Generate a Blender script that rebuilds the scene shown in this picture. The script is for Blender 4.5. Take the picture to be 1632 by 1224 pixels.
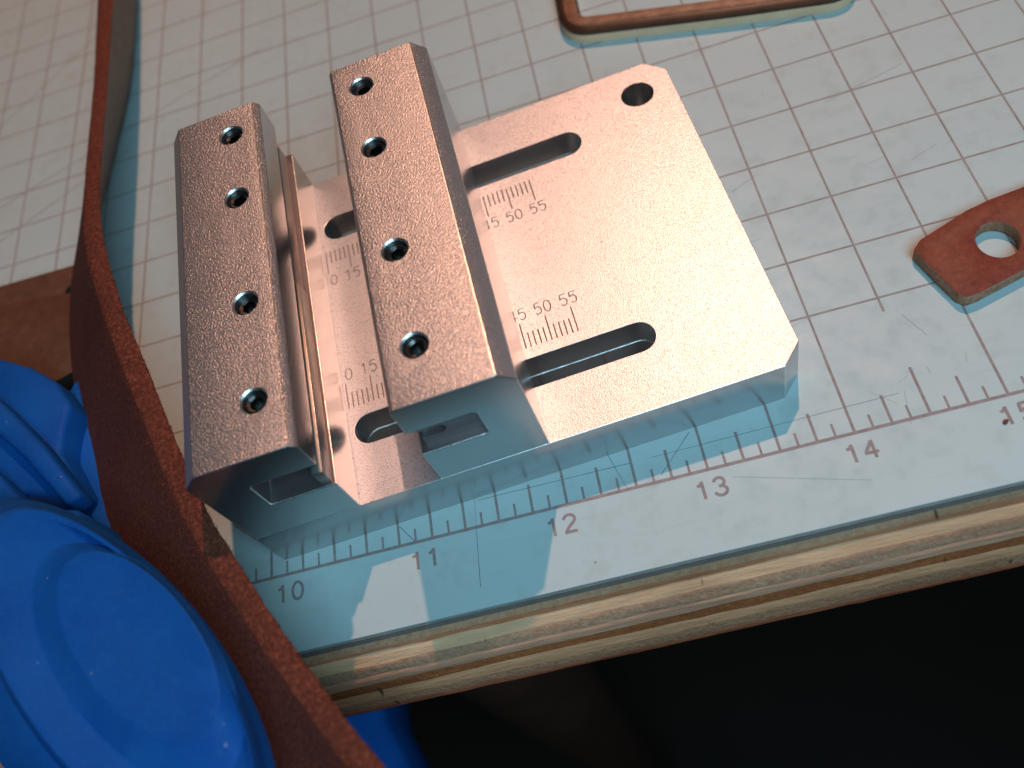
import bpy, bmesh, math, random
from mathutils import Vector, Matrix, noise
random.seed(7)
for o in list(bpy.data.objects): bpy.data.objects.remove(o, do_unlink=True)
S = 0.001                                   # all sizes below are millimetres
scn = bpy.context.scene
col = scn.collection
V = Vector

# ------------------------------------------------------------------ camera
cam_d = bpy.data.cameras.new('camera'); cam = bpy.data.objects.new('camera', cam_d); col.objects.link(cam)
rx = V((0.9563796, -0.1525505, -0.2491312)); dn = V((-0.2584999, -0.8391822, -0.4784882)); fw = V((-0.1360728, 0.5220168, -0.8420111))
m = Matrix.Identity(4)
for i, c in enumerate((rx, -dn, -fw)):
    for r in range(3): m[r][i] = c[r]
m.translation = V((18.1688, -65.3410, 149.1438)) * S
cam.matrix_world = m
cam_d.sensor_width = 36.0; cam_d.lens = 36.0 * 1450.587 / 1632.0
cam_d.clip_start = 0.005; cam_d.clip_end = 20
cam_d.dof.use_dof = True; cam_d.dof.focus_distance = 0.166; cam_d.dof.aperture_fstop = 13.0
scn.camera = cam

# ------------------------------------------------------------------ world, lamps, exposure
w = bpy.data.worlds.new('World'); scn.world = w; w.use_nodes = True
bg = w.node_tree.nodes['Background']; bg.inputs[0].default_value = (0.60, 0.62, 0.66, 1); bg.inputs[1].default_value = 0.022

def light(name, kind, loc, target, energy, color, **kw):
    d = bpy.data.lights.new(name, kind); d.energy = energy; d.color = color
    for k, v in kw.items(): setattr(d, k, v)
    o = bpy.data.objects.new(name, d); col.objects.link(o)
    o.location = V(loc) * S
    o.rotation_euler = (V(target) - V(loc)).to_track_quat('-Z', 'Y').to_euler()
    return o
# warm desk lamp behind and to the right, about a metre up
light('desk_lamp', 'SPOT', (205, 590, 1000), (0, 30, 0), 27.0, (1.0, 0.515, 0.325), shadow_soft_size=0.012, spot_size=math.radians(60), spot_blend=0.6)
# soft bluish fill panel added close by on the near right, to light the shadows
light('bluish_fill', 'AREA', (120, -225, 350), (5, 0, 0), 1.34, (0.42, 0.80, 1.0), shape='RECTANGLE', size=0.24, size_y=0.24)

scn.view_settings.view_transform = 'Standard'; scn.view_settings.look = 'None'
scn.view_settings.exposure = 0.0; scn.view_settings.gamma = 1.0
scn.view_settings.use_curve_mapping = False

# ------------------------------------------------------------------ materials
def new_mat(name):
    mt = bpy.data.materials.new(name); mt.use_nodes = True
    nt = mt.node_tree; b = nt.nodes['Principled BSDF']
    return mt, nt, b
def N(nt, t, **kw):
    n = nt.nodes.new(t)
    for k, v in kw.items():
        if k in n.inputs: n.inputs[k].default_value = v
        else: setattr(n, k, v)
    return n
def coords(nt, scale=(1, 1, 1), rot=(0, 0, 0)):
    t = N(nt, 'ShaderNodeTexCoord'); mp = N(nt, 'ShaderNodeMapping')
    mp.inputs['Scale'].default_value = scale; mp.inputs['Rotation'].default_value = rot
    nt.links.new(t.outputs['Object'], mp.inputs['Vector']); return mp.outputs['Vector']
def noise_n(nt, vec, scale, detail=4, rough=0.55):
    n = N(nt, 'ShaderNodeTexNoise'); n.inputs['Scale'].default_value = scale
    n.inputs['Detail'].default_value = detail; n.inputs['Roughness'].default_value = rough
    nt.links.new(vec, n.inputs['Vector']); return n.outputs['Fac']
def ramp(nt, fac, stops):
    r = N(nt, 'ShaderNodeValToRGB'); e = r.color_ramp.elements
    while len(e) < len(stops): e.new(0.5)
    for i, (p, c) in enumerate(stops):
        e[i].position = p; e[i].color = (c[0], c[1], c[2], 1) if not isinstance(c, (int, float)) else (c, c, c, 1)
    nt.links.new(fac, r.inputs['Fac']); return r.outputs['Color']
def mix(nt, a, b, fac, mode='MIX'):
    x = N(nt, 'ShaderNodeMix', data_type='RGBA', blend_type=mode)
    for sock, val in ((x.inputs['Factor'], fac), (x.inputs['A'], a), (x.inputs['B'], b)):
        if isinstance(val, bpy.types.NodeSocket): nt.links.new(val, sock)
        elif sock.type == 'RGBA': sock.default_value = (*val[:3], 1)
        else: sock.default_value = val
    return x.outputs['Result']
def bump(nt, b, height, strength, dist, prev=None):
    n = N(nt, 'ShaderNodeBump'); n.inputs['Strength'].default_value = strength; n.inputs['Distance'].default_value = dist * S
    nt.links.new(height, n.inputs['Height'])
    if prev: nt.links.new(prev, n.inputs['Normal'])
    nt.links.new(n.outputs['Normal'], b.inputs['Normal']); return n.outputs['Normal']

def metal(name, color, rough, grain=None, speck=False, metallic=1.0, vary=0.1, pits=None):
    mt, nt, b = new_mat(name)
    vec = coords(nt)
    b.inputs['Metallic'].default_value = metallic
    big = noise_n(nt, vec, 90, 3)
    c = ramp(nt, big, [(0.3, [x * 0.97 for x in color]), (0.7, color)])
    if speck:
        v = N(nt, 'ShaderNodeTexVoronoi'); v.inputs['Scale'].default_value = 330; nt.links.new(vec, v.inputs['Vector'])
        gate = noise_n(nt, vec, 160, 2)
        sp = ramp(nt, v.outputs['Distance'], [(0.055, 1.0), (0.075, 0.0)])
        gt = ramp(nt, gate, [(0.60, 0.0), (0.62, 1.0)])
        f = mix(nt, sp, gt, 1.0, 'MULTIPLY')
        c = mix(nt, c, (0.10, 0.075, 0.055), f)
    if pits:
        pn = noise_n(nt, vec, pits[0], 3, 0.6)
        c = mix(nt, c, [x * 0.30 for x in color], ramp(nt, pn, [(0.28, pits[1]), (0.47, 0.0)]))
    nt.links.new(c, b.inputs['Base Color'])
    rr = ramp(nt, noise_n(nt, vec, 260, 3), [(0.3, rough * (1 - vary)), (0.7, min(1, rough * (1 + vary)))])
    nt.links.new(rr, b.inputs['Roughness'])
    if grain:
        scale, strength, dist = grain
        g1 = noise_n(nt, vec, scale, 2, 0.5)
        p = bump(nt, b, g1, strength, dist)
    return mt
M = {}
M['blasted'] = metal('blasted_aluminium_plate', (0.77, 0.81, 0.91), 0.42, (4100, 0.62, 0.10), True, 0.92, 0.02, (3600, 0.8))
M['blasted_rail'] = metal('blasted_aluminium_rail', (0.72, 0.71, 0.755), 0.38, (3800, 1.0, 0.155), False, 0.93, 0.02, (3300, 0.4))
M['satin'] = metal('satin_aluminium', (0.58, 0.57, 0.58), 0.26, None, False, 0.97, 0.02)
M['milled_shaded'] = metal('shaded_milled_groove', (0.34, 0.285, 0.29), 0.40, (2000, 0.12, 0.1), False, 0.85)  # darker than the rails: the groove's shade is put into the metal colour
M['engraved'] = metal('engraved_line', (0.42, 0.38, 0.37), 0.42, None, False, 0.85)
M['edge'] = metal('worn_bright_edge', (0.93, 0.91, 0.89), 0.32, (4000, 0.5, 0.12))
M['screw'] = metal('blackened_steel', (0.13, 0.125, 0.12), 0.30, (1800, 0.15, 0.1))
M['insert'] = metal('brushed_insert', (0.52, 0.47, 0.44), 0.46, (3000, 0.25, 0.15))

def mat_sheet_material():
    mt, nt, b = new_mat('pale_cutting_mat'); vec = coords(nt)
    n1 = noise_n(nt, vec, 22, 5); n2 = noise_n(nt, vec, 210, 5, 0.6)
    c = ramp(nt, n1, [(0.3, (0.475, 0.575, 0.585)), (0.7, (0.515, 0.61, 0.615))])
    c = mix(nt, c, (0.43, 0.465, 0.44), ramp(nt, n2, [(0.52, 0.0), (0.78, 0.6)]))
    st = coords(nt, (1, 9, 1), (0, 0, 0.28)); n3 = noise_n(nt, st, 85, 6, 0.7)
    c = mix(nt, c, (0.38, 0.44, 0.44), ramp(nt, n3, [(0.58, 0.0), (0.76, 0.42)]))
    v = N(nt, 'ShaderNodeTexVoronoi'); v.inputs['Scale'].default_value = 130; nt.links.new(vec, v.inputs['Vector'])
    gt = ramp(nt, noise_n(nt, vec, 75, 2), [(0.61, 0.0), (0.63, 1.0)])
    sp = ramp(nt, v.outputs['Distance'], [(0.018, 1.0), (0.035, 0.0)])
    c = mix(nt, c, (0.10, 0.09, 0.08), mix(nt, sp, gt, 1.0, 'MULTIPLY'))
    nt.links.new(c, b.inputs['Base Color'])
    nt.links.new(ramp(nt, n2, [(0.3, 0.40), (0.7, 0.56)]), b.inputs['Roughness'])
    b.inputs['Specular IOR Level'].default_value = 0.32
    bump(nt, b, n2, 0.10, 0.15); return mt
M['mat'] = mat_sheet_material()
def plain(name, c1, c2, scale, rough=0.6, spec=0.4, bmp=None, stretch=(1, 1, 1), detail=5):
    mt, nt, b = new_mat(name); vec = coords(nt, stretch)
    n1 = noise_n(nt, vec, scale, detail, 0.6)
    nt.links.new(ramp(nt, n1, [(0.32, c1), (0.68, c2)]), b.inputs['Base Color'])
    b.inputs['Roughness'].default_value = rough; b.inputs['Specular IOR Level'].default_value = spec
    if bmp: bump(nt, b, noise_n(nt, coords(nt, stretch), bmp[0], 4, 0.6), bmp[1], bmp[2])
    return mt
def ink_material():
    mt, nt, b = new_mat('printed_ink'); vec = coords(nt)
    n1 = noise_n(nt, vec, 700, 4, 0.65)
    nt.links.new(ramp(nt, n1, [(0.30, (0.27, 0.195, 0.19)), (0.72, (0.38, 0.30, 0.29))]), b.inputs['Base Color'])
    b.inputs['Roughness'].default_value = 0.55; b.inputs['Specular IOR Level'].default_value = 0.25
    return mt
M['ink'] = ink_material()
M['ink_faint'] = plain('faint_printed_ink', (0.28, 0.225, 0.21), (0.38, 0.335, 0.315), 300, 0.6, 0.25)
M['mat_side'] = plain('dark_mat_core', (0.20, 0.185, 0.18), (0.27, 0.25, 0.24), 300, 0.6)
M['cut_faint'] = plain('faint_knife_cut', (0.26, 0.28, 0.27), (0.40, 0.43, 0.42), 160, 0.7, 0.1)
M['cut'] = plain('knife_cut', (0.07, 0.09, 0.10), (0.22, 0.26, 0.27), 160, 0.7, 0.1)

def leather(name, dark, mid, light_, fibre=900, strength=0.9, dist=0.6, rough=0.85, fine=False):
    mt, nt, b = new_mat(name); vec = coords(nt)
    n0 = noise_n(nt, vec, 60, 4); n1 = noise_n(nt, vec, fibre, 6, 0.7)
    warp = N(nt, 'ShaderNodeTexVoronoi', feature='DISTANCE_TO_EDGE'); warp.inputs['Scale'].default_value = fibre * 0.9
    mv = N(nt, 'ShaderNodeVectorMath', operation='MULTIPLY_ADD')
    cn = N(nt, 'ShaderNodeTexNoise'); cn.inputs['Scale'].default_value = fibre * 0.6; nt.links.new(vec, cn.inputs['Vector'])
    nt.links.new(cn.outputs['Color'], mv.inputs[0]); mv.inputs[1].default_value = (0.0025,) * 3; nt.links.new(vec, mv.inputs[2])
    nt.links.new(mv.outputs[0], warp.inputs['Vector'])
    c = ramp(nt, n1, [(0.30, dark), (0.52, mid), (0.74, light_)])
    c = mix(nt, c, [x * 0.6 for x in mid], ramp(nt, n0, [(0.45, 0.0), (0.75, 0.5)]))
    nt.links.new(c, b.inputs['Base Color'])
    b.inputs['Roughness'].default_value = rough; b.inputs['Specular IOR Level'].default_value = 0.35
    p = bump(nt, b, n1, strength, dist)
    bump(nt, b, warp.outputs['Distance'], strength * 0.35, dist * 0.6, p)
    return mt
M['strap_edge'] = leather('raw_leather_edge', (0.07, 0.014, 0.008), (0.18, 0.039, 0.019), (0.38, 0.11, 0.06), 1200, 0.9, 0.5)
M['strap_face'] = leather('shaded_dark_leather_face', (0.035, 0.009, 0.006), (0.085, 0.021, 0.014), (0.16, 0.044, 0.030), 1400, 0.7, 0.3)  # dark leather; the shade on this broad face is put into its colour too
M['strap_right'] = leather('grey_brown_leather_right_side', (0.12, 0.085, 0.065), (0.17, 0.125, 0.095), (0.23, 0.17, 0.13), 500, 0.3, 0.2, 0.6)  # right face of the strap, lighter and greyer than the left one
M['tab_top'] = leather('red_brown_leather', (0.14, 0.028, 0.017), (0.22, 0.042, 0.026), (0.30, 0.066, 0.040), 800, 0.35, 0.25, 0.5)
M['tab_side'] = leather('tan_leather_cut_edge', (0.28, 0.125, 0.07), (0.44, 0.23, 0.14), (0.58, 0.36, 0.24), 900, 0.9, 0.4)
M['panel'] = leather('dark_brown_leather_sheet', (0.10, 0.040, 0.022), (0.135, 0.055, 0.031), (0.17, 0.075, 0.045), 500, 0.2, 0.2, 0.55)
M['panel_side'] = plain('shaded_panel_edge', (0.02, 0.016, 0.012), (0.035, 0.028, 0.02), 300, 0.8)  # near black: shade on the panel's side is put into its colour
M['loop_top'] = leather('brown_burnished_leather', (0.16, 0.055, 0.03), (0.30, 0.125, 0.07), (0.46, 0.23, 0.14), 260, 0.5, 0.4, 0.4)
M['loop_rim'] = plain('dark_burnished_rim', (0.035, 0.014, 0.008), (0.07, 0.03, 0.016), 200, 0.4)
M['loop_side'] = plain('cream_leather_side', (0.80, 0.54, 0.34), (0.90, 0.64, 0.42), 200, 0.7)

def blue_plastic():
    mt, nt, b = new_mat('blue_plastic'); vec = coords(nt)
    n1 = noise_n(nt, vec, 70, 4)
    c = ramp(nt, n1, [(0.3, (0.003, 0.068, 0.32)), (0.7, (0.005, 0.10, 0.41))])
    v = N(nt, 'ShaderNodeTexVoronoi'); v.inputs['Scale'].default_value = 420; nt.links.new(vec, v.inputs['Vector'])
    gt = ramp(nt, noise_n(nt, vec, 200, 3), [(0.58, 0.0), (0.64, 1.0)])
    sp = ramp(nt, v.outputs['Distance'], [(0.05, 0.75), (0.10, 0.0)])
    c = mix(nt, c, (0.35, 0.42, 0.48), mix(nt, sp, gt, 1.0, 'MULTIPLY'))
    c = mix(nt, c, (0.02, 0.12, 0.34), ramp(nt, noise_n(nt, vec, 1500, 5, 0.75), [(0.50, 0.0), (0.80, 0.75)]))
    c = mix(nt, c, (0.012, 0.11, 0.34), ramp(nt, noise_n(nt, vec, 45, 4), [(0.45, 0.0), (0.75, 0.35)]))
    nt.links.new(c, b.inputs['Base Color'])
    nt.links.new(ramp(nt, noise_n(nt, vec, 500, 4), [(0.3, 0.52), (0.7, 0.68)]), b.inputs['Roughness'])
    b.inputs['Specular IOR Level'].default_value = 0.12
    bump(nt, b, noise_n(nt, vec, 900, 4), 0.15, 0.15); return mt
M['blue'] = blue_plastic()
def ply_mat(i, c1, c2, end_grain):
    mt, nt, b = new_mat('birch_ply_%s' % ('end_grain' if end_grain else 'long_grain'))
    vec = coords(nt, (1, 1, 1) if end_grain else (0.16, 1, 1.6)); 
    n1 = noise_n(nt, vec, 900 if end_grain else 700, 6, 0.7); n0 = noise_n(nt, coords(nt, (0.35, 1, 1)), 70, 3)
    c = ramp(nt, n1, [(0.28, c1), (0.70, c2)])
    c = mix(nt, c, [x * 0.62 for x in c1], ramp(nt, n0, [(0.48, 0.0), (0.72, 0.65)]))
    k = noise_n(nt, coords(nt, (1, 0.3, 0.3)), 330, 2)
    c = mix(nt, c, (0.06, 0.035, 0.02), ramp(nt, k, [(0.715, 0.0), (0.75, 0.8)]))
    nt.links.new(c, b.inputs['Base Color']); b.inputs['Roughness'].default_value = 0.9; b.inputs['Specular IOR Level'].default_value = 0.08
    bump(nt, b, n1, 1.0 if end_grain else 0.8, 0.7); return mt
M['floor'] = plain('dark_floor_boards', (0.022, 0.011, 0.006), (0.036, 0.018, 0.010), 6, 0.7)
M['bench_leg'] = plain('stained_wood', (0.040, 0.012, 0.006), (0.06, 0.02, 0.010), 40, 0.7)

# ------------------------------------------------------------------ helpers
def obj(name, me, mats, parent=None, smooth=None):
    o = bpy.data.objects.new(name, me); col.objects.link(o)
    if not isinstance(mats, (list, tuple)): mats = [mats]
    if not me.materials:
        for x in mats: me.materials.append(M[x] if isinstance(x, str) else x)
    if parent: o.parent = parent
    if smooth is not None:
        for p in me.polygons: p.use_smooth = True
        if smooth < 180: me.set_sharp_from_angle(angle=math.radians(smooth))
    return o
def mesh_of(name, verts, faces):
    me = bpy.data.meshes.new(name); me.from_pydata([V(v) * S for v in verts], [], faces); me.update(); 
    bm = bmesh.new(); bm.from_mesh(me); bmesh.ops.recalc_face_normals(bm, faces=bm.faces); bm.to_mesh(me); bm.free()
    return me
def tag(o, label=None, cat=None, group=None, kind=None):
    for k, v in (('label', label), ('category', cat), ('group', group), ('kind', kind)):
        if v: o[k] = v
    return o
def empty(name, loc=(0, 0, 0), rz=0):
    o = bpy.data.objects.new(name, None); col.objects.link(o); o.location = V(loc) * S; o.rotation_euler = (0, 0, rz)
    o.empty_display_size = 0.01; return o
def prism(poly, z0, z1):
    """closed prism of an (x, y) outline between two heights"""
    n = len(poly)
    vs = [(x, y, z0) for x, y in poly] + [(x, y, z1) for x, y in poly]
    fs = [tuple(range(n))[::-1], tuple(range(n, 2 * n))] + [(i, (i + 1) % n, n + (i + 1) % n, n + i) for i in range(n)]
    return vs, fs
def box(x0, x1, y0, y1, z0, z1): return prism([(x0, y0), (x1, y0), (x1, y1), (x0, y1)], z0, z1)
def join(parts):
    vs, fs = [], []
    for v, f in parts:
        k = len(vs); vs += v; fs += [tuple(i + k for i in q) for q in f]
    return vs, fs
def lathe(prof, n, cx=0, cy=0):
    """surface of revolution about z of (r, z) points, closed by caps where r = 0"""
    vs, rings = [], []
    for r, z in prof:
        if r < 1e-6: rings.append([len(vs)]); vs.append((cx, cy, z))
        else:
            rings.append(list(range(len(vs), len(vs) + n)))
            vs += [(cx + r * math.cos(2 * math.pi * i / n), cy + r * math.sin(2 * math.pi * i / n), z) for i in range(n)]
    fs = []
    for a, b in zip(rings, rings[1:]):
        for i in range(n):
            j = (i + 1) % n
            if len(a) == 1 and len(b) == 1: continue
            if len(a) == 1: fs.append((a[0], b[i], b[j]))
            elif len(b) == 1: fs.append((a[i], a[j], b[0]))
            else: fs.append((a[i], a[j], b[j], b[i]))
    return vs, fs
def cyl(cx, cy, r, z0, z1, n=40): return prism([(cx + r * math.cos(2 * math.pi * i / n), cy + r * math.sin(2 * math.pi * i / n)) for i in range(n)], z0, z1)
def stadium(x0, x1, cy, r, z0, z1, n=16):
    p = [(x1 - r + r * math.sin(math.pi * i / n), cy - r * math.cos(math.pi * i / n)) for i in range(n + 1)]
    p += [(x0 + r - r * math.sin(math.pi * i / n), cy + r * math.cos(math.pi * i / n)) for i in range(n + 1)]
    return prism(p, z0, z1)
def tube(pts, r, n=8):
    """capped round tube along a polyline, used to engrave"""
    pts = [V(p) for p in pts]; vs, fs = [], []
    for i, p in enumerate(pts):
        d = (pts[min(i + 1, len(pts) - 1)] - pts[max(i - 1, 0)]).normalized()
        s = d.cross(V((0, 0, 1))).normalized(); u = V((0, 0, 1))
        for k in range(n):
            a = 2 * math.pi * (k + .5) / n
            vs.append(tuple(p + s * (r * math.cos(a)) + u * (r * math.sin(a))))
        if i:
            for k in range(n):
                fs.append(((i - 1) * n + k, (i - 1) * n + (k + 1) % n, i * n + (k + 1) % n, i * n + k))
    fs.append(tuple(range(n))[::-1]); fs.append(tuple(range(len(vs) - n, len(vs))))
    return vs, fs
def carve(base, steps):
    """apply modifiers (boolean cutters, bevels) and return the finished mesh"""
    o = bpy.data.objects.new('work', base); col.objects.link(o); tmp = [o]
    for s in steps:
        if s[0] == 'cut':
            c = bpy.data.objects.new('work', mesh_of('work', *s[1])); col.objects.link(c); tmp.append(c); c.hide_render = True
            md = o.modifiers.new('b', 'BOOLEAN'); md.operation = 'DIFFERENCE'; md.object = c; md.solver = 'EXACT'
            md.use_self = len(s) > 2
        else:
            md = o.modifiers.new('v', 'BEVEL'); md.width = s[1] * S; md.segments = 2; md.limit_method = 'ANGLE'
            md.angle_limit = math.radians(25); md.material = s[2]; md.use_clamp_overlap = True
    dg = bpy.context.evaluated_depsgraph_get()
    me = bpy.data.meshes.new_from_object(o.evaluated_get(dg))
    for t in tmp: bpy.data.objects.remove(t, do_unlink=True)
    return me
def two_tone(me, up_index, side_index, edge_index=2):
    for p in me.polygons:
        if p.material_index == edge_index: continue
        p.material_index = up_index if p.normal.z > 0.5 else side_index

# ------------------------------------------------------------------ setting: floor, bench top with its plies
floor = obj('floor', mesh_of('floor', *box(-2500, 2500, -2500, 2500, -770, -760)), 'floor'); tag(floor, kind='structure')
bench = empty('bench_top', (0, 0, -21)); tag(bench, kind='structure')
prof = [(-15.6, -3.02), (-17.6, -3.7), (-19.4, -5.0), (-21.0, -6.9), (-22.2, -9.3), (-23.1, -12.0), (-23.6, -14.6), (-23.75, -16.8), (-23.6, -18.5)]
def prof_at(t):
    L = [0]
    def sv(p): q = V((30, p[0], p[1])) - V((18.17, -65.34, 149.14)); return q.dot(dn) / q.dot(fw)
    for a, b in zip(prof, prof[1:]): L.append(L[-1] + max(1e-4, sv(b) - sv(a)))
    s = t * L[-1]
    for i in range(len(prof) - 1):
        if s <= L[i + 1] + 1e-9:
            k = (s - L[i]) / (L[i + 1] - L[i]); return (prof[i][0] + k * (prof[i + 1][0] - prof[i][0]), prof[i][1] + k * (prof[i + 1][1] - prof[i][1]))
    return prof[-1]
plies = [(0.00, 0.10, (0.34, 0.245, 0.16), (0.50, 0.39, 0.27), True, 0.0),
         (0.10, 0.155, (0.33, 0.15, 0.08), (0.46, 0.25, 0.15), False, 0.12),
         (0.155, 0.33, (0.50, 0.40, 0.26), (0.66, 0.55, 0.38), False, -0.1),
         (0.33, 0.49, (0.30, 0.23, 0.16), (0.50, 0.40, 0.29), True, 0.1),
         (0.49, 0.60, (0.42, 0.28, 0.20), (0.56, 0.40, 0.29), False, -0.05),
         (0.60, 0.71, (0.20, 0.105, 0.05), (0.32, 0.185, 0.095), True, -0.35),
         (0.71, 0.84, (0.40, 0.33, 0.22), (0.55, 0.47, 0.33), False, 0.1),
         (0.84, 0.95, (0.26, 0.22, 0.165), (0.42, 0.36, 0.27), True, -0.1),
         (0.95, 1.00, (0.24, 0.115, 0.075), (0.34, 0.18, 0.12), False, 0.05)]
for i, (t0, t1, c1, c2, eg, push) in enumerate(plies):
    c1 = [min(0.9, c * k) for c, k in zip(c1, (1.45, 0.98, 0.86))]; c2 = [min(0.9, c * k) for c, k in zip(c2, (1.42, 1.0, 0.88))]
    if i >= 5: c1 = [c * k for c, k in zip(c1, (1.3, 0.98, 0.85))]; c2 = [c * k for c, k in zip(c2, (1.3, 0.98, 0.85))]
    ns = 5
    xs = [-420 + 2.5 * k for k in range(337)]
    vs, fs = [], []
    nr = ns + 3
    def edge_t(t, bi, x):
        if t <= 0 or t >= 1: return t
        return t + 0.020 * noise.noise(V((x * 0.028, bi * 7.7, 1.5))) + 0.010 * noise.noise(V((x * 0.16, bi * 5.1, 4.0))) + (0.006 * noise.noise(V((x * 0.9, bi * 2.9, 8.0))) if bi in (6, 7) else 0)
    for x in xs:
        ta, tb = edge_t(t0, i, x), edge_t(t1, i + 1, x)
        arc_ = [prof_at(ta + (tb - ta) * k / ns) for k in range(ns + 1)]
        vs.append((x, 500, arc_[0][1]))
        for k, (y, z) in enumerate(arc_):
            bi = i if k == 0 else i + 1
            if k in (0, ns): wob = 0.07 + 0.10 * noise.noise(V((x * 0.09, bi * 7.1, 0))) + 0.06 * noise.noise(V((x * 0.6, bi * 3.3 + 5, 0)))
            else: wob = -0.02 + 0.12 * noise.noise(V((x * 0.12, i * 5.1, k * 0.7))) + 0.13 * noise.noise(V((x * 0.55, i * 3.9 + 2, k * 1.3))) - push * 0.25
            vs.append((x, y + wob, z + (0.012 if k == ns else 0)))
        vs.append((x, 500, arc_[-1][1] + 0.012))
    for a in range(len(xs) - 1):
        for k in range(nr):
            fs.append((a * nr + k, a * nr + (k + 1) % nr, (a + 1) * nr + (k + 1) % nr, (a + 1) * nr + k))
    fs.append(tuple(range(nr))[::-1]); fs.append(tuple(range(len(vs) - nr, len(vs))))
    vs = [(x, y, z + 21) for x, y, z in vs]
    obj('ply', mesh_of('ply', vs, fs), ply_mat(i, c1, c2, eg), bench, 35)

leg = obj('bench_leg', mesh_of('bench_leg', *lathe([(0, -759.5), (13, -759.5), (15, -400), (19, -60), (17, -40), (21, -24), (21, -18.6), (0, -18.6)], 32, -42, 12)), 'bench_leg', None, 40)
tag(leg, 'dark reddish wooden leg in the gloom under the front edge of the bench', 'table leg')

# ------------------------------------------------------------------ cutting mat
cmat = empty('cutting_mat', (0, 0, -3)); tag(cmat, 'pale cutting mat with printed half-inch grid and ruler numbers along its front edge', 'cutting mat')
def up3(vf): return [(x, y, z + 3) for x, y, z in vf[0]], vf[1]
sheet = obj('mat_sheet', mesh_of('mat_sheet', *up3(box(-420, 420, -15.2, 480, -0.4, 0))), 'mat', cmat)
core = obj('mat_edge_layer', mesh_of('mat_edge_layer', *up3(box(-420, 420, -15.55, 480, -3, -0.405))), 'mat_side', cmat)
def strip(p, q, wd, z=0.02, wob=0):
    p, q = V((p[0], p[1])), V((q[0], q[1])); d = (q - p).normalized(); n = V((-d.y, d.x)) * wd / 2
    return [(*(p + n), z), (*(p - n), z), (*(q - n), z), (*(q + n), z)], [(0, 1, 2, 3)]
H0 = 24.48
lines = []
for k in range(-24, 31):
    x = 12.7 * k
    if k % 2 == 0: lines.append(strip((x, 0), (x, 400), 0.44, 0.016))
    else: lines.append(strip((x, 21.4), (x, 400), 0.44, 0.016))
for k in range(0, 30): lines.append(strip((-330, H0 + 12.7 * k), (400, H0 + 12.7 * k), 0.44, 0.012))
obj('grid_lines', mesh_of('grid_lines', *up3(join(lines))), 'ink_faint', cmat)
diag = [strip((-57, 153.5), (-145, 119), 0.3, 0.008), strip((-57, 236), (-260, 42), 0.3, 0.008), strip((-96, 130), (-190, 80), 0.3, 0.008)]
obj('angle_guide_lines', mesh_of('angle_guide_lines', *up3(join(diag))), 'ink_faint', cmat)
obj('ruler_baseline', mesh_of('ruler_baseline', *up3(strip((-330, -0.28), (400, -0.28), 0.62, 0.024))), 'ink', cmat)
for e in range(-60, 60):
    x = 25.4 * e / 8 
    h = 14.5 if e % 8 == 0 else 9.2 if e % 4 == 0 else 5.4 if e % 2 == 0 else 2.4
    if -62 < x < 102: obj('tick', mesh_of('tick', *up3(strip((x, 0.0), (x, h), 0.50 if e % 2 == 0 else 0.42, 0.02))), 'ink', cmat)
def arc(cx, cy, rx_, ry_, a0, a1, n=12): return [(cx + rx_ * math.cos(math.radians(a0 + (a1 - a0) * i / n)), cy + ry_ * math.sin(math.radians(a0 + (a1 - a0) * i / n))) for i in range(n + 1)]
NUM = {'1': [[(-0.40, 0.52), (-0.12, 0.58), (0.06, 0.74), (0.12, 0.9)], [(0.14, 1.0), (0.14, -1.0)]], '0': [arc(0, 0, 0.58, 0.97, 90, 450, 28)],
       '2': [arc(0, 0.46, 0.58, 0.52, 175, -20, 12) + [(0.42, 0.12), (-0.2, -0.45), (-0.52, -0.95)], [(-0.64, -0.93), (0.66, -0.93)]],
       '3': [arc(0, 0.50, 0.52, 0.48, 170, -75, 12), [(-0.12, 0.02)] + arc(0, -0.46, 0.60, 0.52, 80, -172, 14)],
       '4': [[(0.24, -1.0), (0.24, 0.98)], [(0.20, 0.86), (-0.62, -0.34)], [(-0.70, -0.34), (0.66, -0.34)]],
       '5': [[(0.52, 0.96), (-0.40, 0.96)], [(-0.36, 1.0), (-0.48, 0.02)], arc(0.0, -0.32, 0.60, 0.62, 145, -155, 14)],
       '9': [arc(0, 0.36, 0.56, 0.60, 0, 360, 20), arc(-0.1, 0.1, 0.66, 1.06, 20, -140, 12)]}
def ribbon(pts, wd, z):
    pts = [V(p) for p in pts]; vs, fs = [], []
    closed = (pts[0] - pts[-1]).length < 1e-4
    for i, p in enumerate(pts):
        a = pts[i - 1] if i else (pts[-2] if closed else p); b = pts[i + 1] if i < len(pts) - 1 else (pts[1] if closed else p)
        d1 = (p - a).normalized() if (p - a).length else (b - p).normalized(); d2 = (b - p).normalized() if (b - p).length else d1
        d = (d1 + d2).normalized() if (d1 + d2).length > 0.1 else d1; nn = V((-d.y, d.x)); k = min(1.8, 1 / max(0.4, nn.dot(V((-d1.y, d1.x)))))
        vs += [(*(p + nn * wd / 2 * k), z), (*(p - nn * wd / 2 * k), z)]
        if i: fs.append((2 * i - 2, 2 * i - 1, 2 * i + 1, 2 * i))
    return vs, fs
for n_, off in ((9, -2.4), (10, -2.8), (11, -1.9), (12, -1.8), (13, -0.4), (14, -0.1), (15, -0.2)):
    rb = []
    for i, ch in enumerate(str(n_)):
        ox = (n_ - 12) * 25.4 + off + (i - 0.5) * 3.15
        for j, pl in enumerate(NUM[ch]): rb.append(ribbon([(ox + x * 1.72, -3.85 + y * 1.68) for x, y in pl], 0.55, 3.03 + 0.006 * j))
    obj('numeral', mesh_of('numeral', *join(rb)), 'ink', cmat)
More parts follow.
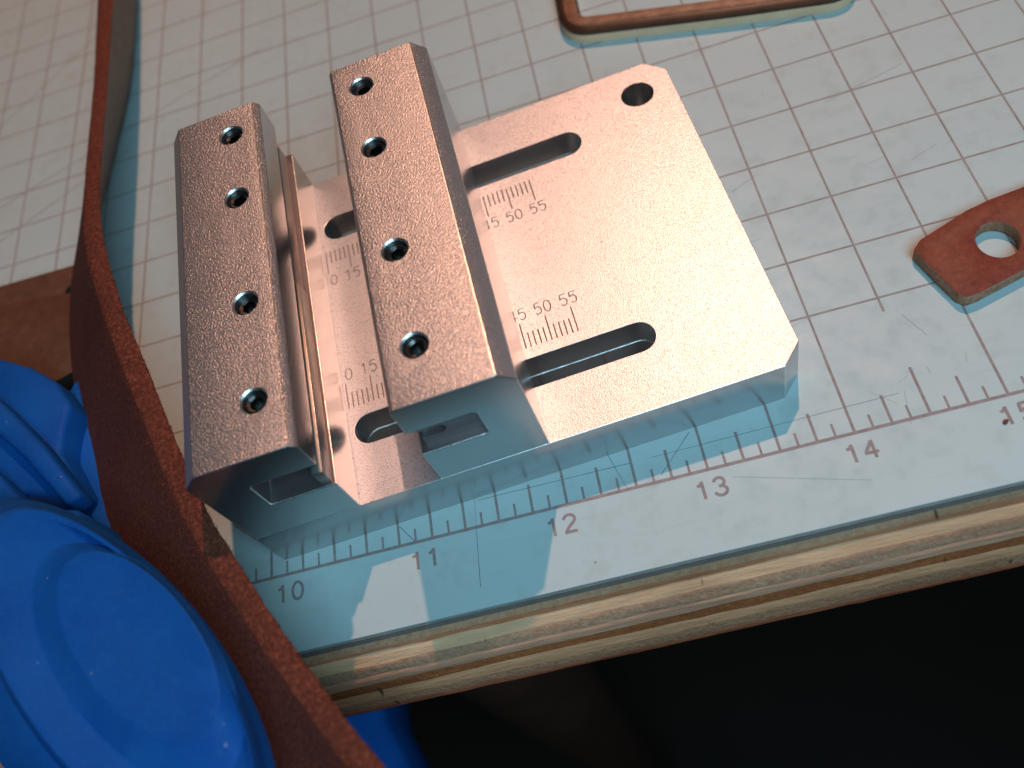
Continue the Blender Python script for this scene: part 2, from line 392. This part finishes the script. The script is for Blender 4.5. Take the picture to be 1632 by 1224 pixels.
cuts = [((-16, 4.85), (12.5, 4.55)), ((16.6, 4.6), (60, 4.9)), ((17.4, 0.9), (24.1, 7.6)), ((9.0, 7.2), (10.9, 0.2)), ((-31.4, 3.5), (-28.8, 0.0)),
        ((-16.6, 5.2), (-17.1, -1.4)), ((-17.1, -1.2), (-17.8, -11.4)), ((29, -2.7), (50.5, -9.2)), ((66, 20), (68.5, 14.5)), ((46, 58), (52, 60.5)), ((70, 74), (88, 78.5))]
for i, (p, q) in enumerate(cuts):
    obj('cut_mark', mesh_of('cut_mark', *up3(strip(p, q, (0.10, 0.07, 0.10, 0.09, 0.12, 0.06, 0.09, 0.035, 0.045, 0.045, 0.05)[i], 0.032))), 'cut', cmat)

rc = random.Random(11)
for _ in range(46):
    cx_, cy_ = rc.choice([(rc.gauss(62, 22), rc.gauss(52, 22)), (rc.gauss(66, 14), rc.gauss(10, 7)), (rc.gauss(-60, 60), rc.gauss(120, 30))])
    if cy_ < -14: continue
    an = rc.choice([rc.gauss(0.28, 0.1), rc.gauss(1.7, 0.25), rc.uniform(0, 3.1)]); L_ = rc.uniform(1.0, 7.0)
    dx_, dy_ = math.cos(an) * L_ / 2, math.sin(an) * L_ / 2
    if cy_ - abs(dy_) < -14.5: continue
    obj('cut_mark', mesh_of('cut_mark', *up3(strip((cx_ - dx_, cy_ - dy_), (cx_ + dx_, cy_ + dy_), rc.uniform(0.03, 0.07), 0.034))), 'cut_faint', cmat)

# ------------------------------------------------------------------ the aluminium jig (own frame: a along the front edge, b to the back)
RZ = math.radians(4.08)
jig = empty('blade_jig', (41.949, 9.391, 0.04), RZ)
tag(jig, 'silver aluminium jig with two raised rails, slots and engraved millimetre scales on the mat', 'jig')
T, HT, D = 11.5, 37.0, 79.8
x0, x1 = -100.4, 3.75
out = [(x0 + 4, 0), (x1 - 3.8, 0), (x1, 3.8), (x1, D - 3.9), (x1 - 3.8, D), (x0 + 4, D), (x0, D - 4), (x0, 4)]
def tick_cut(x, ya, yb): return tube([(x, ya, T - 0.005), (x, yb, T - 0.005)], 0.15, 6)
eng = []
for v in range(8, 56):
    x = v - 85.9; lg = v % 5 == 0
    if -77 < x < -60 or x > -42.5:
        eng.append(tick_cut(x, 20.1, 25.8 if lg else 23.4)); eng.append(tick_cut(x, 59.2, 53.45 if lg else 56.0))
DIG = {'1': [[(-0.30, 0.58), (0.0, 0.88)], [(0.1, 1.0), (0.1, -1.0)]], '0': [arc(0, 0, 0.55, 1.0, 90, 440, 18)],
       '5': [[(0.5, 1.0), (-0.38, 1.0)], [(-0.40, 0.98), (-0.46, 0.12)], arc(0, -0.32, 0.54, 0.66, 135, -140, 12)],
       '4': [[(0.28, -1.0), (0.28, 1.0)], [(0.25, 0.95), (-0.55, -0.4)], [(-0.6, -0.4), (0.62, -0.4)]]}
def engrave_text(s, cx, cy, h=1.28):
    for i, ch in enumerate(s):
        ox = cx + (i - (len(s) - 1) / 2) * 1.85
        for pl in DIG[ch]: eng.append(tube([(ox + x * h * 0.92, cy + y * h, T - 0.005) for x, y in pl], 0.14, 6))
for v in (10, 15, 45, 50, 55):
    engrave_text(str(v), v - 85.9, 27.75); engrave_text(str(v), v - 85.9, 51.5)
base = mesh_of('base_plate', *prism(out, 0, T))
holes = join([stadium(-75.5, -18.1, 14.7, 3.1, 5.5, T + 1), stadium(-75.5, -18.1, 65.2, 3.2, 5.5, T + 1), cyl(-3.9, 71.7, 3.35, -1, T + 1, 48)])
holes2 = join([stadium(-75.3, -18.3, 14.7, 2.9, -1, 6), stadium(-75.3, -18.3, 65.2, 3.0, -1, 6)])
for mt in ('blasted', 'satin', 'edge', 'engraved'): base.materials.append(M[mt])
me = carve(base, [('cut', holes), ('cut', holes2), ('bevel', 0.16, 2), ('cut', join(eng), 1)])
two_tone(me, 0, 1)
for p in me.polygons:
    if 10 * S < p.center.z < (T - 0.012) * S and p.area < 4e-6 and p.material_index in (0, 1): p.material_index = 3
obj('base_plate', me, [], jig, 14)

def rail(inner, outer, sgn, ch_in, lug):
    """profile in (a, z); sgn = +1 when the blade groove opens towards +a"""
    c_o = 2.65; g0, g1 = 21.6, 29.3; gd = 11.7
    P = [(outer, T + 0.06), (outer, HT - c_o), (outer + sgn * c_o, HT), (inner - sgn * ch_in, HT), (inner, HT - ch_in), (inner, g1), (inner - sgn * (gd - 0.6), g1), (inner - sgn * gd, g1 - 0.6),
         (inner - sgn * gd, g0), (inner, g0), (inner, T + 0.06)]
    n = len(P); vs = [(a, 0, z) for a, z in P] + [(a, D, z) for a, z in P]
    fs = [tuple(range(n)), tuple(range(n, 2 * n))[::-1]] + [(i, (i + 1) % n, n + (i + 1) % n, n + i) for i in range(n)]
    me = mesh_of('clamp_rail', vs, fs)
    for mt in ('blasted_rail', 'satin', 'edge', 'milled_shaded'): me.materials.append(M[mt])
    sx = inner - sgn * 6.05
    sb = (10.2, 30.2, 55.3, 72.4)
    cut = join([lathe([(0, 27), (2.2, 27), (2.2, HT - 0.3), (2.56, HT + 0.06), (2.56, HT + 1), (0, HT + 1)], 32, sx, b) for b in sb])
    me = carve(me, [('bevel', 0.15, 2), ('cut', cut)])
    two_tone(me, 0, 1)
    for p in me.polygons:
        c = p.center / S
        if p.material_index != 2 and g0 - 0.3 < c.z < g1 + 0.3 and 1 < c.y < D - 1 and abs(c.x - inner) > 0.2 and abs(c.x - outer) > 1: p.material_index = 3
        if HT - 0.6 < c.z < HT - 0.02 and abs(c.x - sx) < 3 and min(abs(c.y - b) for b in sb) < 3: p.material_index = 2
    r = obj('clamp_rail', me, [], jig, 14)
    return r, sx, sb
def screw_mesh(sx, b, z, tw):
    n = 24; hexr = 1.28; vs, fs = [], []
    rings = [(2.14, z - 6), (2.14, z - 0.5), (1.75, z - 0.05), (1.62, z - 0.05)]
    v, f = lathe([(0, z - 6)] + rings, n, sx, b); vs += v; fs += f
    last = len(vs) - n; hx = []
    for zz in (z - 0.35, z - 2.6):
        hx.append(len(vs))
        for i in range(n):
            a = 2 * math.pi * i / n; k = (a - tw) % (math.pi / 3) - math.pi / 6
            rr = hexr * math.cos(math.pi / 6) / math.cos(k)
            vs.append((sx + rr * math.cos(a), b + rr * math.sin(a), zz))
    for a, c in ((last, hx[0]), (hx[0], hx[1])):
        for i in range(n): fs.append((a + i, a + (i + 1) % n, c + (i + 1) % n, c + i))
    fs.append(tuple(range(hx[1], hx[1] + n)))
    return mesh_of('set_screw', vs, fs)
r1, s1x, sb = rail(-76.5, -96.3, 1, 1.15, 0)
r2, s2x, _ = rail(-61.35, -41.5, -1, 0.6, 0)
for r_, sx in ((r1, s1x), (r2, s2x)):
    for i, b in enumerate(sb): obj('set_screw', screw_mesh(sx, b, HT - 0.75 - 0.25 * (i % 2), 0.4 + 0.9 * i + sx), 'screw', r_, 30)
def insert(parent, inner, sgn, b0, b1, setback, h):
    a1 = inner - sgn * setback; a0 = inner - sgn * 11.0
    xs = lambda t: a0 + (a1 - a0) * t
    p = [(xs(0.0), b0 + 5.5), (xs(0.42), b0 + 5.5)] + [(xs(0.62) + 0.2 * (a1 - a0) * math.cos(t), b0 + 5.0 + 1.8 * math.sin(t)) for t in [math.pi - math.pi * k / 8 for k in range(9)]]
    p += [(xs(0.82), b0), (xs(1.0), b0), (xs(1.0), b1), (xs(0.0), b1)]
    me = mesh_of('blade_insert', *prism(p, 21.75, 21.75 + h))
    me.materials.append(M['insert']); me.materials.append(M['insert']); me.materials.append(M['edge'])
    obj('blade_insert', carve(me, [('bevel', 0.12, 2)]), [], parent, 30)
insert(r1, -76.5, 1, 0.5, 40.8, 0.55, 4.1); insert(r1, -76.5, 1, 41.1, 78.6, 1.25, 3.9)
insert(r2, -61.35, -1, 5.0, 41.0, 0.6, 4.1); insert(r2, -61.35, -1, 41.3, 78.4, 1.0, 4.0)
# slotted stop plate in the front of the second rail's groove
def along_b(poly, b0, b1):
    n = len(poly); return [(a, b0, z) for a, z in poly] + [(a, b1, z) for a, z in poly], [tuple(range(n)), tuple(range(n, 2 * n))[::-1]] + [(i, (i + 1) % n, n + (i + 1) % n, n + i) for i in range(n)]
sp = mesh_of('stop_plate', *along_b([(-60.2, 21.65), (-49.75, 21.65), (-49.75, 29.2), (-60.2, 29.2)], 1.7, 4.2))
for mt in ('milled_shaded', 'milled_shaded', 'milled_shaded'): sp.materials.append(M[mt])
st = [(-59.2 - 1.2 * math.sin(math.pi * i / 10), 24.9 + 1.2 * math.cos(math.pi * i / 10)) for i in range(11)] + [(-56.9 + 1.2 * math.sin(math.pi * i / 10), 24.9 - 1.2 * math.cos(math.pi * i / 10)) for i in range(11)]
obj('stop_plate', carve(sp, [('cut', along_b(st, 0.2, 3.2)), ('bevel', 0.08, 0)]), [], r2, 20)
for r_, a in ((r1, -86.5), (r2, -58.5)):
    for b in (14.7, 65.2):
        obj('clamp_bolt', mesh_of('clamp_bolt', *lathe([(0, 0.6), (2.2, 0.6), (2.6, 1.0), (2.6, T + 0.05), (0, T + 0.05)], 28, a, b)), 'satin', r_, 30)

# ------------------------------------------------------------------ leather strap leaning past the jig
def jw(a, b): return (41.949 + a * math.cos(RZ) - b * math.sin(RZ), 9.391 + a * math.sin(RZ) + b * math.cos(RZ))
# b, right edge a, left edge a (both on top), lower-left edge a, lower-left b shift, top z, lower z
ST = [(230, -117.5, -122.0, -131.0, 0, 24, 0.6), (190, -117.8, -122.4, -131.2, 0, 24, 0.6), (156, -118.2, -122.8, -133.0, 0, 24, 0.6), (126, -119.1, -123.0, -136.5, 0, 24, 1.6), (100, -120.1, -124.0, -138.5, 0, 24, 5.2),
      (82, -120.1, -124.2, -139.0, 3, 24, 7.6), (69, -118.4, -122.8, -138.8, 3, 24, 8.2), (59, -116.1, -120.4, -137.9, 2, 24, 8.6), (48, -113.2, -117.5, -136.0, 1, 24, 9), (36, -109.3, -113.9, -132.4, 0, 24, 10), (25, -106.0, -110.3, -129.0, 0, 24, 11),
      (13, -102.3, -106.6, -124.4, -2, 24, 12.5), (6, -99.9, -104.2, -121.5, -3, 24, 13), (0, -97.7, -101.9, -118.6, -4, 24, 13.2), (-6, -94.9, -99.2, -115.5, -5, 24, 13.2), (-13, -91.6, -95.8, -112.0, -5, 24, 13), (-22, -87.2, -91.5, -107.0, -6, 24, 12.5),
      (-31, -82.5, -86.8, -101.8, -7, 24, 12), (-39, -78.0, -82.4, -97.0, -8, 24, 12), (-48, -72.6, -77.2, -91.8, -8, 24, 11.5), (-60, -65, -69.8, -84, -8, 24, 11)]
def spline(rows, per):
    outp = []
    for i in range(len(rows) - 1):
        p = [rows[max(0, min(len(rows) - 1, i + k))] for k in (-1, 0, 1, 2)]
        for s in range(per):
            t = s / per
            outp.append([0.5 * (2 * b + (c - a) * t + (2 * a - 5 * b + 4 * c - d) * t * t + (3 * b - a - 3 * c + d) * t ** 3) for a, b, c, d in zip(*p)])
    return outp + [list(rows[-1])]
vs, fs, mi = [], [], []
rows = spline(ST, 10); NE, NF = 9, 14; n = 2 * (NE + NF)
for i, (b, ar, al, ab, db, zt, zb) in enumerate(rows):
    P1 = V((*jw(ar, b), zt)); P2 = V((*jw(al, b), zt)); P3 = V((*jw(ab, b + db), zb)); P4 = P3 + (P1 - P2)
    thick = (P1 - P2); up = (P2 - P3).normalized()
    ring = []
    for k in range(NE):
        t = k / NE; ring.append(P1.lerp(P2, t) + up * 0.75 * math.sin(math.pi * t) ** 0.6 - up * 0.5)
    for k in range(NF): ring.append((P2 - up * 0.5).lerp(P3, k / NF))
    for k in range(NE): ring.append(P3.lerp(P4, k / NE) - up * 0.3 * math.sin(math.pi * k / NE))
    for k in range(NF): ring.append(P4.lerp(P1 - up * 0.5, k / NF))
    for k, p in enumerate(ring):
        d = 0.16 * noise.noise(p * 0.55) + 0.10 * noise.noise(p * 1.9)
        e = p + V((1, 0.4, 0.6)) * d
        vs.append(tuple(e))
    if i:
        for k in range(n):
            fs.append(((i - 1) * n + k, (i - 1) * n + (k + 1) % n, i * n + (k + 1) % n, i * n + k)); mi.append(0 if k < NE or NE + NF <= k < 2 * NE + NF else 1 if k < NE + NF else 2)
fs.append(tuple(range(n))[::-1]); fs.append(tuple(range(len(vs) - n, len(vs)))); mi += [0, 0]
me = mesh_of('leather_strap', vs, fs)
o = obj('leather_strap', me, ['strap_edge', 'strap_face', 'strap_right'], None, 60)
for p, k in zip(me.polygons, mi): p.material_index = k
fv, ff = [], []
for _ in range(3600):
    i = random.randrange(20, len(rows) - 1); k = random.choice((0, 0, 0, 1, 2, 3, 4, 5, 6, 7, 8, 8, 9, n - 1))
    b0 = V(vs[i * n + k]); b1 = V(vs[(i + 1) * n + k]) if i + 1 < len(rows) else b0
    p = b0.lerp(b1, random.random()) + (V(vs[i * n + (k + 1) % n]) - b0) * random.random()
    q = V(vs[i * n]); r = V(vs[i * n + NE]); upv = V((0, 0, 1)); sd = (q - r).normalized()
    side_ = 1 if k in (0, n - 1) else -1 if k >= 8 else random.uniform(-1, 1)
    d = (upv * random.uniform(0.1, 0.7) + sd * side_ * 0.5 + (b1 - b0).normalized() * random.uniform(-1.3, 1.3) + V((random.uniform(-.4, .4), random.uniform(-.4, .4), 0))).normalized()
    L_ = random.uniform(0.25, 0.8) * (1.5 if random.random() < 0.06 else 1); wv = d.cross(V((random.random(), random.random(), random.random()))).normalized() * 0.05
    mid = p + d * L_ * 0.55 + V((random.uniform(-.12, .12), random.uniform(-.12, .12), random.uniform(-.05, .1)))
    c0 = len(fv); fv += [tuple(p + wv), tuple(p - wv), tuple(mid + wv * 0.8), tuple(mid - wv * 0.8), tuple(p + d * L_)]; ff += [(c0, c0 + 1, c0 + 3, c0 + 2), (c0 + 2, c0 + 3, c0 + 4)]
fz = obj('fuzz', mesh_of('fuzz', fv, ff), 'strap_edge', o); fz['kind'] = 'stuff'
tag(o, 'long thick leather strap on its edge, dark face and raw red-brown edge, beside the jig', 'leather strap')

# ------------------------------------------------------------------ red-brown leather tab with a hole (right)
tab_out = [(130, 42), (108, 40.5), (94.3, 37.6), (88, 36.9), (83.4, 35.9), (78.2, 34.0), (73.8, 32.4), (71.9, 30.6), (73.6, 24.6), (75.3, 19.2), (76.4, 18.0), (78.4, 18.2), (87.0, 20.5), (100, 24), (130, 31)]
def leather_slab(name, outline, z0, z1, hole, mats, bev=0.25):
    me = mesh_of(name, *prism(outline, z0, z1))
    for x in mats: me.materials.append(M[x])
    for p in me.polygons: p.material_index = 0 if p.normal.z > 0.9 else 1
    me = carve(me, ([('cut', hole)] if hole else []) + [('bevel', bev, 0)])
    for p in me.polygons: p.material_index = 0 if p.normal.z > 0.6 else 1
    return obj(name, me, [], None, 40)
hc, hr = (85.8, 28.0), 3.75
o = leather_slab('leather_tab', tab_out, 0.04, 3.0, prism([(hc[0] + hr * 0.97 * math.cos(t), hc[1] + hr * 1.06 * math.sin(t)) for t in [2 * math.pi * i / 40 for i in range(40)]], -1, 5), ['tab_top', 'tab_side'])
tag(o, 'red-brown leather tab with a punched round hole lying on the mat at the right', 'leather piece')

# ------------------------------------------------------------------ leather loop at the top (rounded corner, brown top, cream side)
def rounded(path, rad, n=8):
    o_ = []
    for i, p in enumerate(path):
        if i in (0, len(path) - 1): o_.append(V(p)); continue
        p = V(p); a = (V(path[i - 1]) - p).normalized(); b = (V(path[i + 1]) - p).normalized()
        for k in range(n + 1):
            t = k / n; o_.append((p + a * rad).lerp(p, t).lerp(p.lerp(p + b * rad, t), t))
    return o_
cl = rounded([(28.5, 190), (24.4, 117.6), (60, 107.2), (84.0, 101.0), (92, 190)], 4.5)
def sweep(path, prof_):
    vs, fs = [], []; k = len(prof_)
    for i, p in enumerate(path):
        d = (path[min(i + 1, len(path) - 1)] - path[max(i - 1, 0)]).normalized(); nn = V((-d.y, d.x))
        for s, z in prof_: q = p + nn * s; vs.append((q.x, q.y, z))
        if i:
            for j in range(k): fs.append(((i - 1) * k + j, (i - 1) * k + (j + 1) % k, i * k + (j + 1) % k, i * k + j))
    fs.append(tuple(range(k))[::-1]); fs.append(tuple(range(len(vs) - k, len(vs)))); return vs, fs
loop = empty('leather_loop', (24.4, 117.6, 0)); tag(loop, 'bent strip with rounded corner, brown top over a cream side, behind the jig', 'leather strip')
off = lambda vf: ([(x - 24.4, y - 117.6, z) for x, y, z in vf[0]], vf[1])
obj('cream_layer', mesh_of('cream_layer', *off(sweep(cl, [(-2.5, 0.04), (2.4, 0.04), (2.4, 2.4), (-2.5, 2.4)]))), 'loop_side', loop, 40)
obj('burnished_layer', mesh_of('burnished_layer', *off(sweep(cl, [(-2.55, 2.41), (2.45, 2.41), (2.5, 3.4), (2.0, 4.0), (-1.4, 4.0), (-2.6, 3.3)]))), 'loop_rim', loop, 40)
obj('brown_top', mesh_of('brown_top', *off(sweep(cl, [(-1.1, 4.01), (2.0, 4.01), (1.7, 4.3), (-0.7, 4.3)]))), 'loop_top', loop, 40)

# ------------------------------------------------------------------ brown leather panel under the strap (left)
pan = leather_slab('leather_sheet', [(-180, 91), (-103.5, 88.9), (-98, 88.2), (-96.5, 61), (-100, 57.4), (-111, 54.2), (-180, 48)], 0.04, 5.0, cyl(-105.4, 81.4, 0.9, -1, 7, 16), ['panel', 'panel_side'], 0.35)
tag(pan, 'flat dark brown leather panel with a tiny hole, half under the strap at left', 'leather panel')

# ------------------------------------------------------------------ blue plastic clamp gripping the bench edge
clamp = empty('bar_clamp', (-75, -18, -20)); tag(clamp, 'blue plastic clamp with an oval dished pad gripping the bench corner at lower left', 'clamp')
def rel(vf): return [(x + 75, y + 18, z + 20) for x, y, z in vf[0]], vf[1]
def ring_loft(rings, n=72):
    vs, fs = [], []
    for cx, cy, ra, rb, an, z in rings:
        c, s = math.cos(math.radians(an)), math.sin(math.radians(an))
        for i in range(n):
            t = 2 * math.pi * i / n; u, v = ra * math.cos(t), rb * math.sin(t)
            vs.append((cx + u * c - v * s, cy + u * s + v * c, z))
    for a in range(len(rings) - 1):
        for i in range(n): fs.append((a * n + i, a * n + (i + 1) % n, (a + 1) * n + (i + 1) % n, (a + 1) * n + i))
    fs.append(tuple(range(n))[::-1]); fs.append(tuple(range(len(vs) - n, len(vs)))); return vs, fs
pad = [(-75.2, -18.7, 41.5, 16.2, -48.6, 23.5), (-75.2, -18.7, 43.0, 17.2, -48.6, 25.0), (-75.0, -18.8, 42.8, 17.1, -48.6, 27.2), (-74.4, -19.2, 42.0, 16.6, -48.6, 28.2), (-68.6, -20.3, 36.5, 13.2, -49.8, 31.4),
       (-67.6, -20.3, 35.5, 12.6, -50.2, 33.6), (-67.2, -20.5, 34.9, 12.3, -50.2, 34.0), (-66.3, -20.9, 33.0, 11.5, -50.2, 33.9), (-63.6, -20.5, 25.6, 10.5, -50.3, 32.3), (-63.3, -20.5, 25.0, 10.2, -50.3, 32.3), (-61.2, -19.7, 19.6, 8.0, -50.7, 35.0), (-61.1, -19.6, 19.0, 7.7, -50.7, 35.1), (-61.0, -19.6, 9.0, 3.7, -50.7, 34.2)]
obj('oval_pad', mesh_of('oval_pad', *rel(ring_loft(pad))), 'blue', clamp, 32)
def slab(name, poly, z0, z1, bev=1.6):
    me = mesh_of(name, *rel(prism(poly, z0, z1))); me.materials.append(M['blue'])
    return obj(name, carve(me, [('bevel', bev, 0)]), [], clamp, 50)
slab('jaw_body', [(-119, 60), (-109, 55.4), (-101.6, 51), (-95.1, 45.4), (-91.0, 38.8), (-91.8, 33.3), (-92.0, 28.5), (-86.5, 18.2), (-90.2, 18.0), (-112, 25)], 5.2, 17.5, 1.1)
slab('gusset', [(-95.3, 49.7), (-90.9, 36.1), (-85.1, 22.2), (-81.9, 11.9), (-78.2, 3.5), (-86.6, 6.4), (-95.2, 16), (-99, 35.3), (-97.5, 45)], 5.4, 11.5, 0.8)
slab('rib', [(-113.7, 51.1), (-103.2, 40.4), (-93.4, 29.1), (-83.2, 15.1), (-86.0, 13.6), (-96.2, 26.0), (-112.2, 43.1)], 16.5, 21.6, 1.0)
slab('rib', [(-112.5, 34.0), (-101.2, 24.0), (-94.4, 16.2), (-89.3, 10.6), (-92.9, 10.2), (-100.3, 17.6), (-110.3, 26.5)], 16.2, 21.6, 1.0)
slab('neck', [(-85, 11), (-80.5, 10), (-76, 2), (-79, -6), (-84, 2)], 6, 25.6, 0.8)
slab('clamp_bar', [(-84, -36), (-74, -36), (-74, -27), (-84, -27)], -101, 25.4, 1.0)
slab('lower_jaw', [(-110, -70), (-56, -46), (-61.5, -23.5), (-67, -11.3), (-70, 30), (-110, 30)], -104, -80, 3.0)

# ------------------------------------------------------------------ leather crumbs
def crumb(x, y, z, r, seed, label, group=None):
    bm = bmesh.new(); bmesh.ops.create_icosphere(bm, subdivisions=2, radius=r * S)
    for v in bm.verts:
        k = 1 + 0.5 * noise.noise(v.co / S * 2.2 + V((seed, 0, 0))); v.co = V((v.co.x * k * 1.7, v.co.y * k * 0.7, v.co.z * k * 0.55))
    me = bpy.data.meshes.new('leather_crumb'); bm.to_mesh(me); bm.free()
    o = obj('leather_crumb', me, 'tab_top', None, 180); o.location = V((x, y, z)) * S; o.rotation_euler = (0, 0, seed)
    tag(o, label, 'crumb', group)
crumb(73.8, -4.9, 0.22, 0.45, 0.6, 'tiny dark red leather crumb lying on the printed number 15')
crumb(-95.5, 31.2, 17.75, 0.35, 2.1, 'farther of two tiny orange leather crumbs on the blue clamp body', 'crumbs on the clamp')
crumb(-93.6, 27.2, 17.75, 0.32, 1.2, 'nearer of two tiny orange leather crumbs on the blue clamp body', 'crumbs on the clamp')
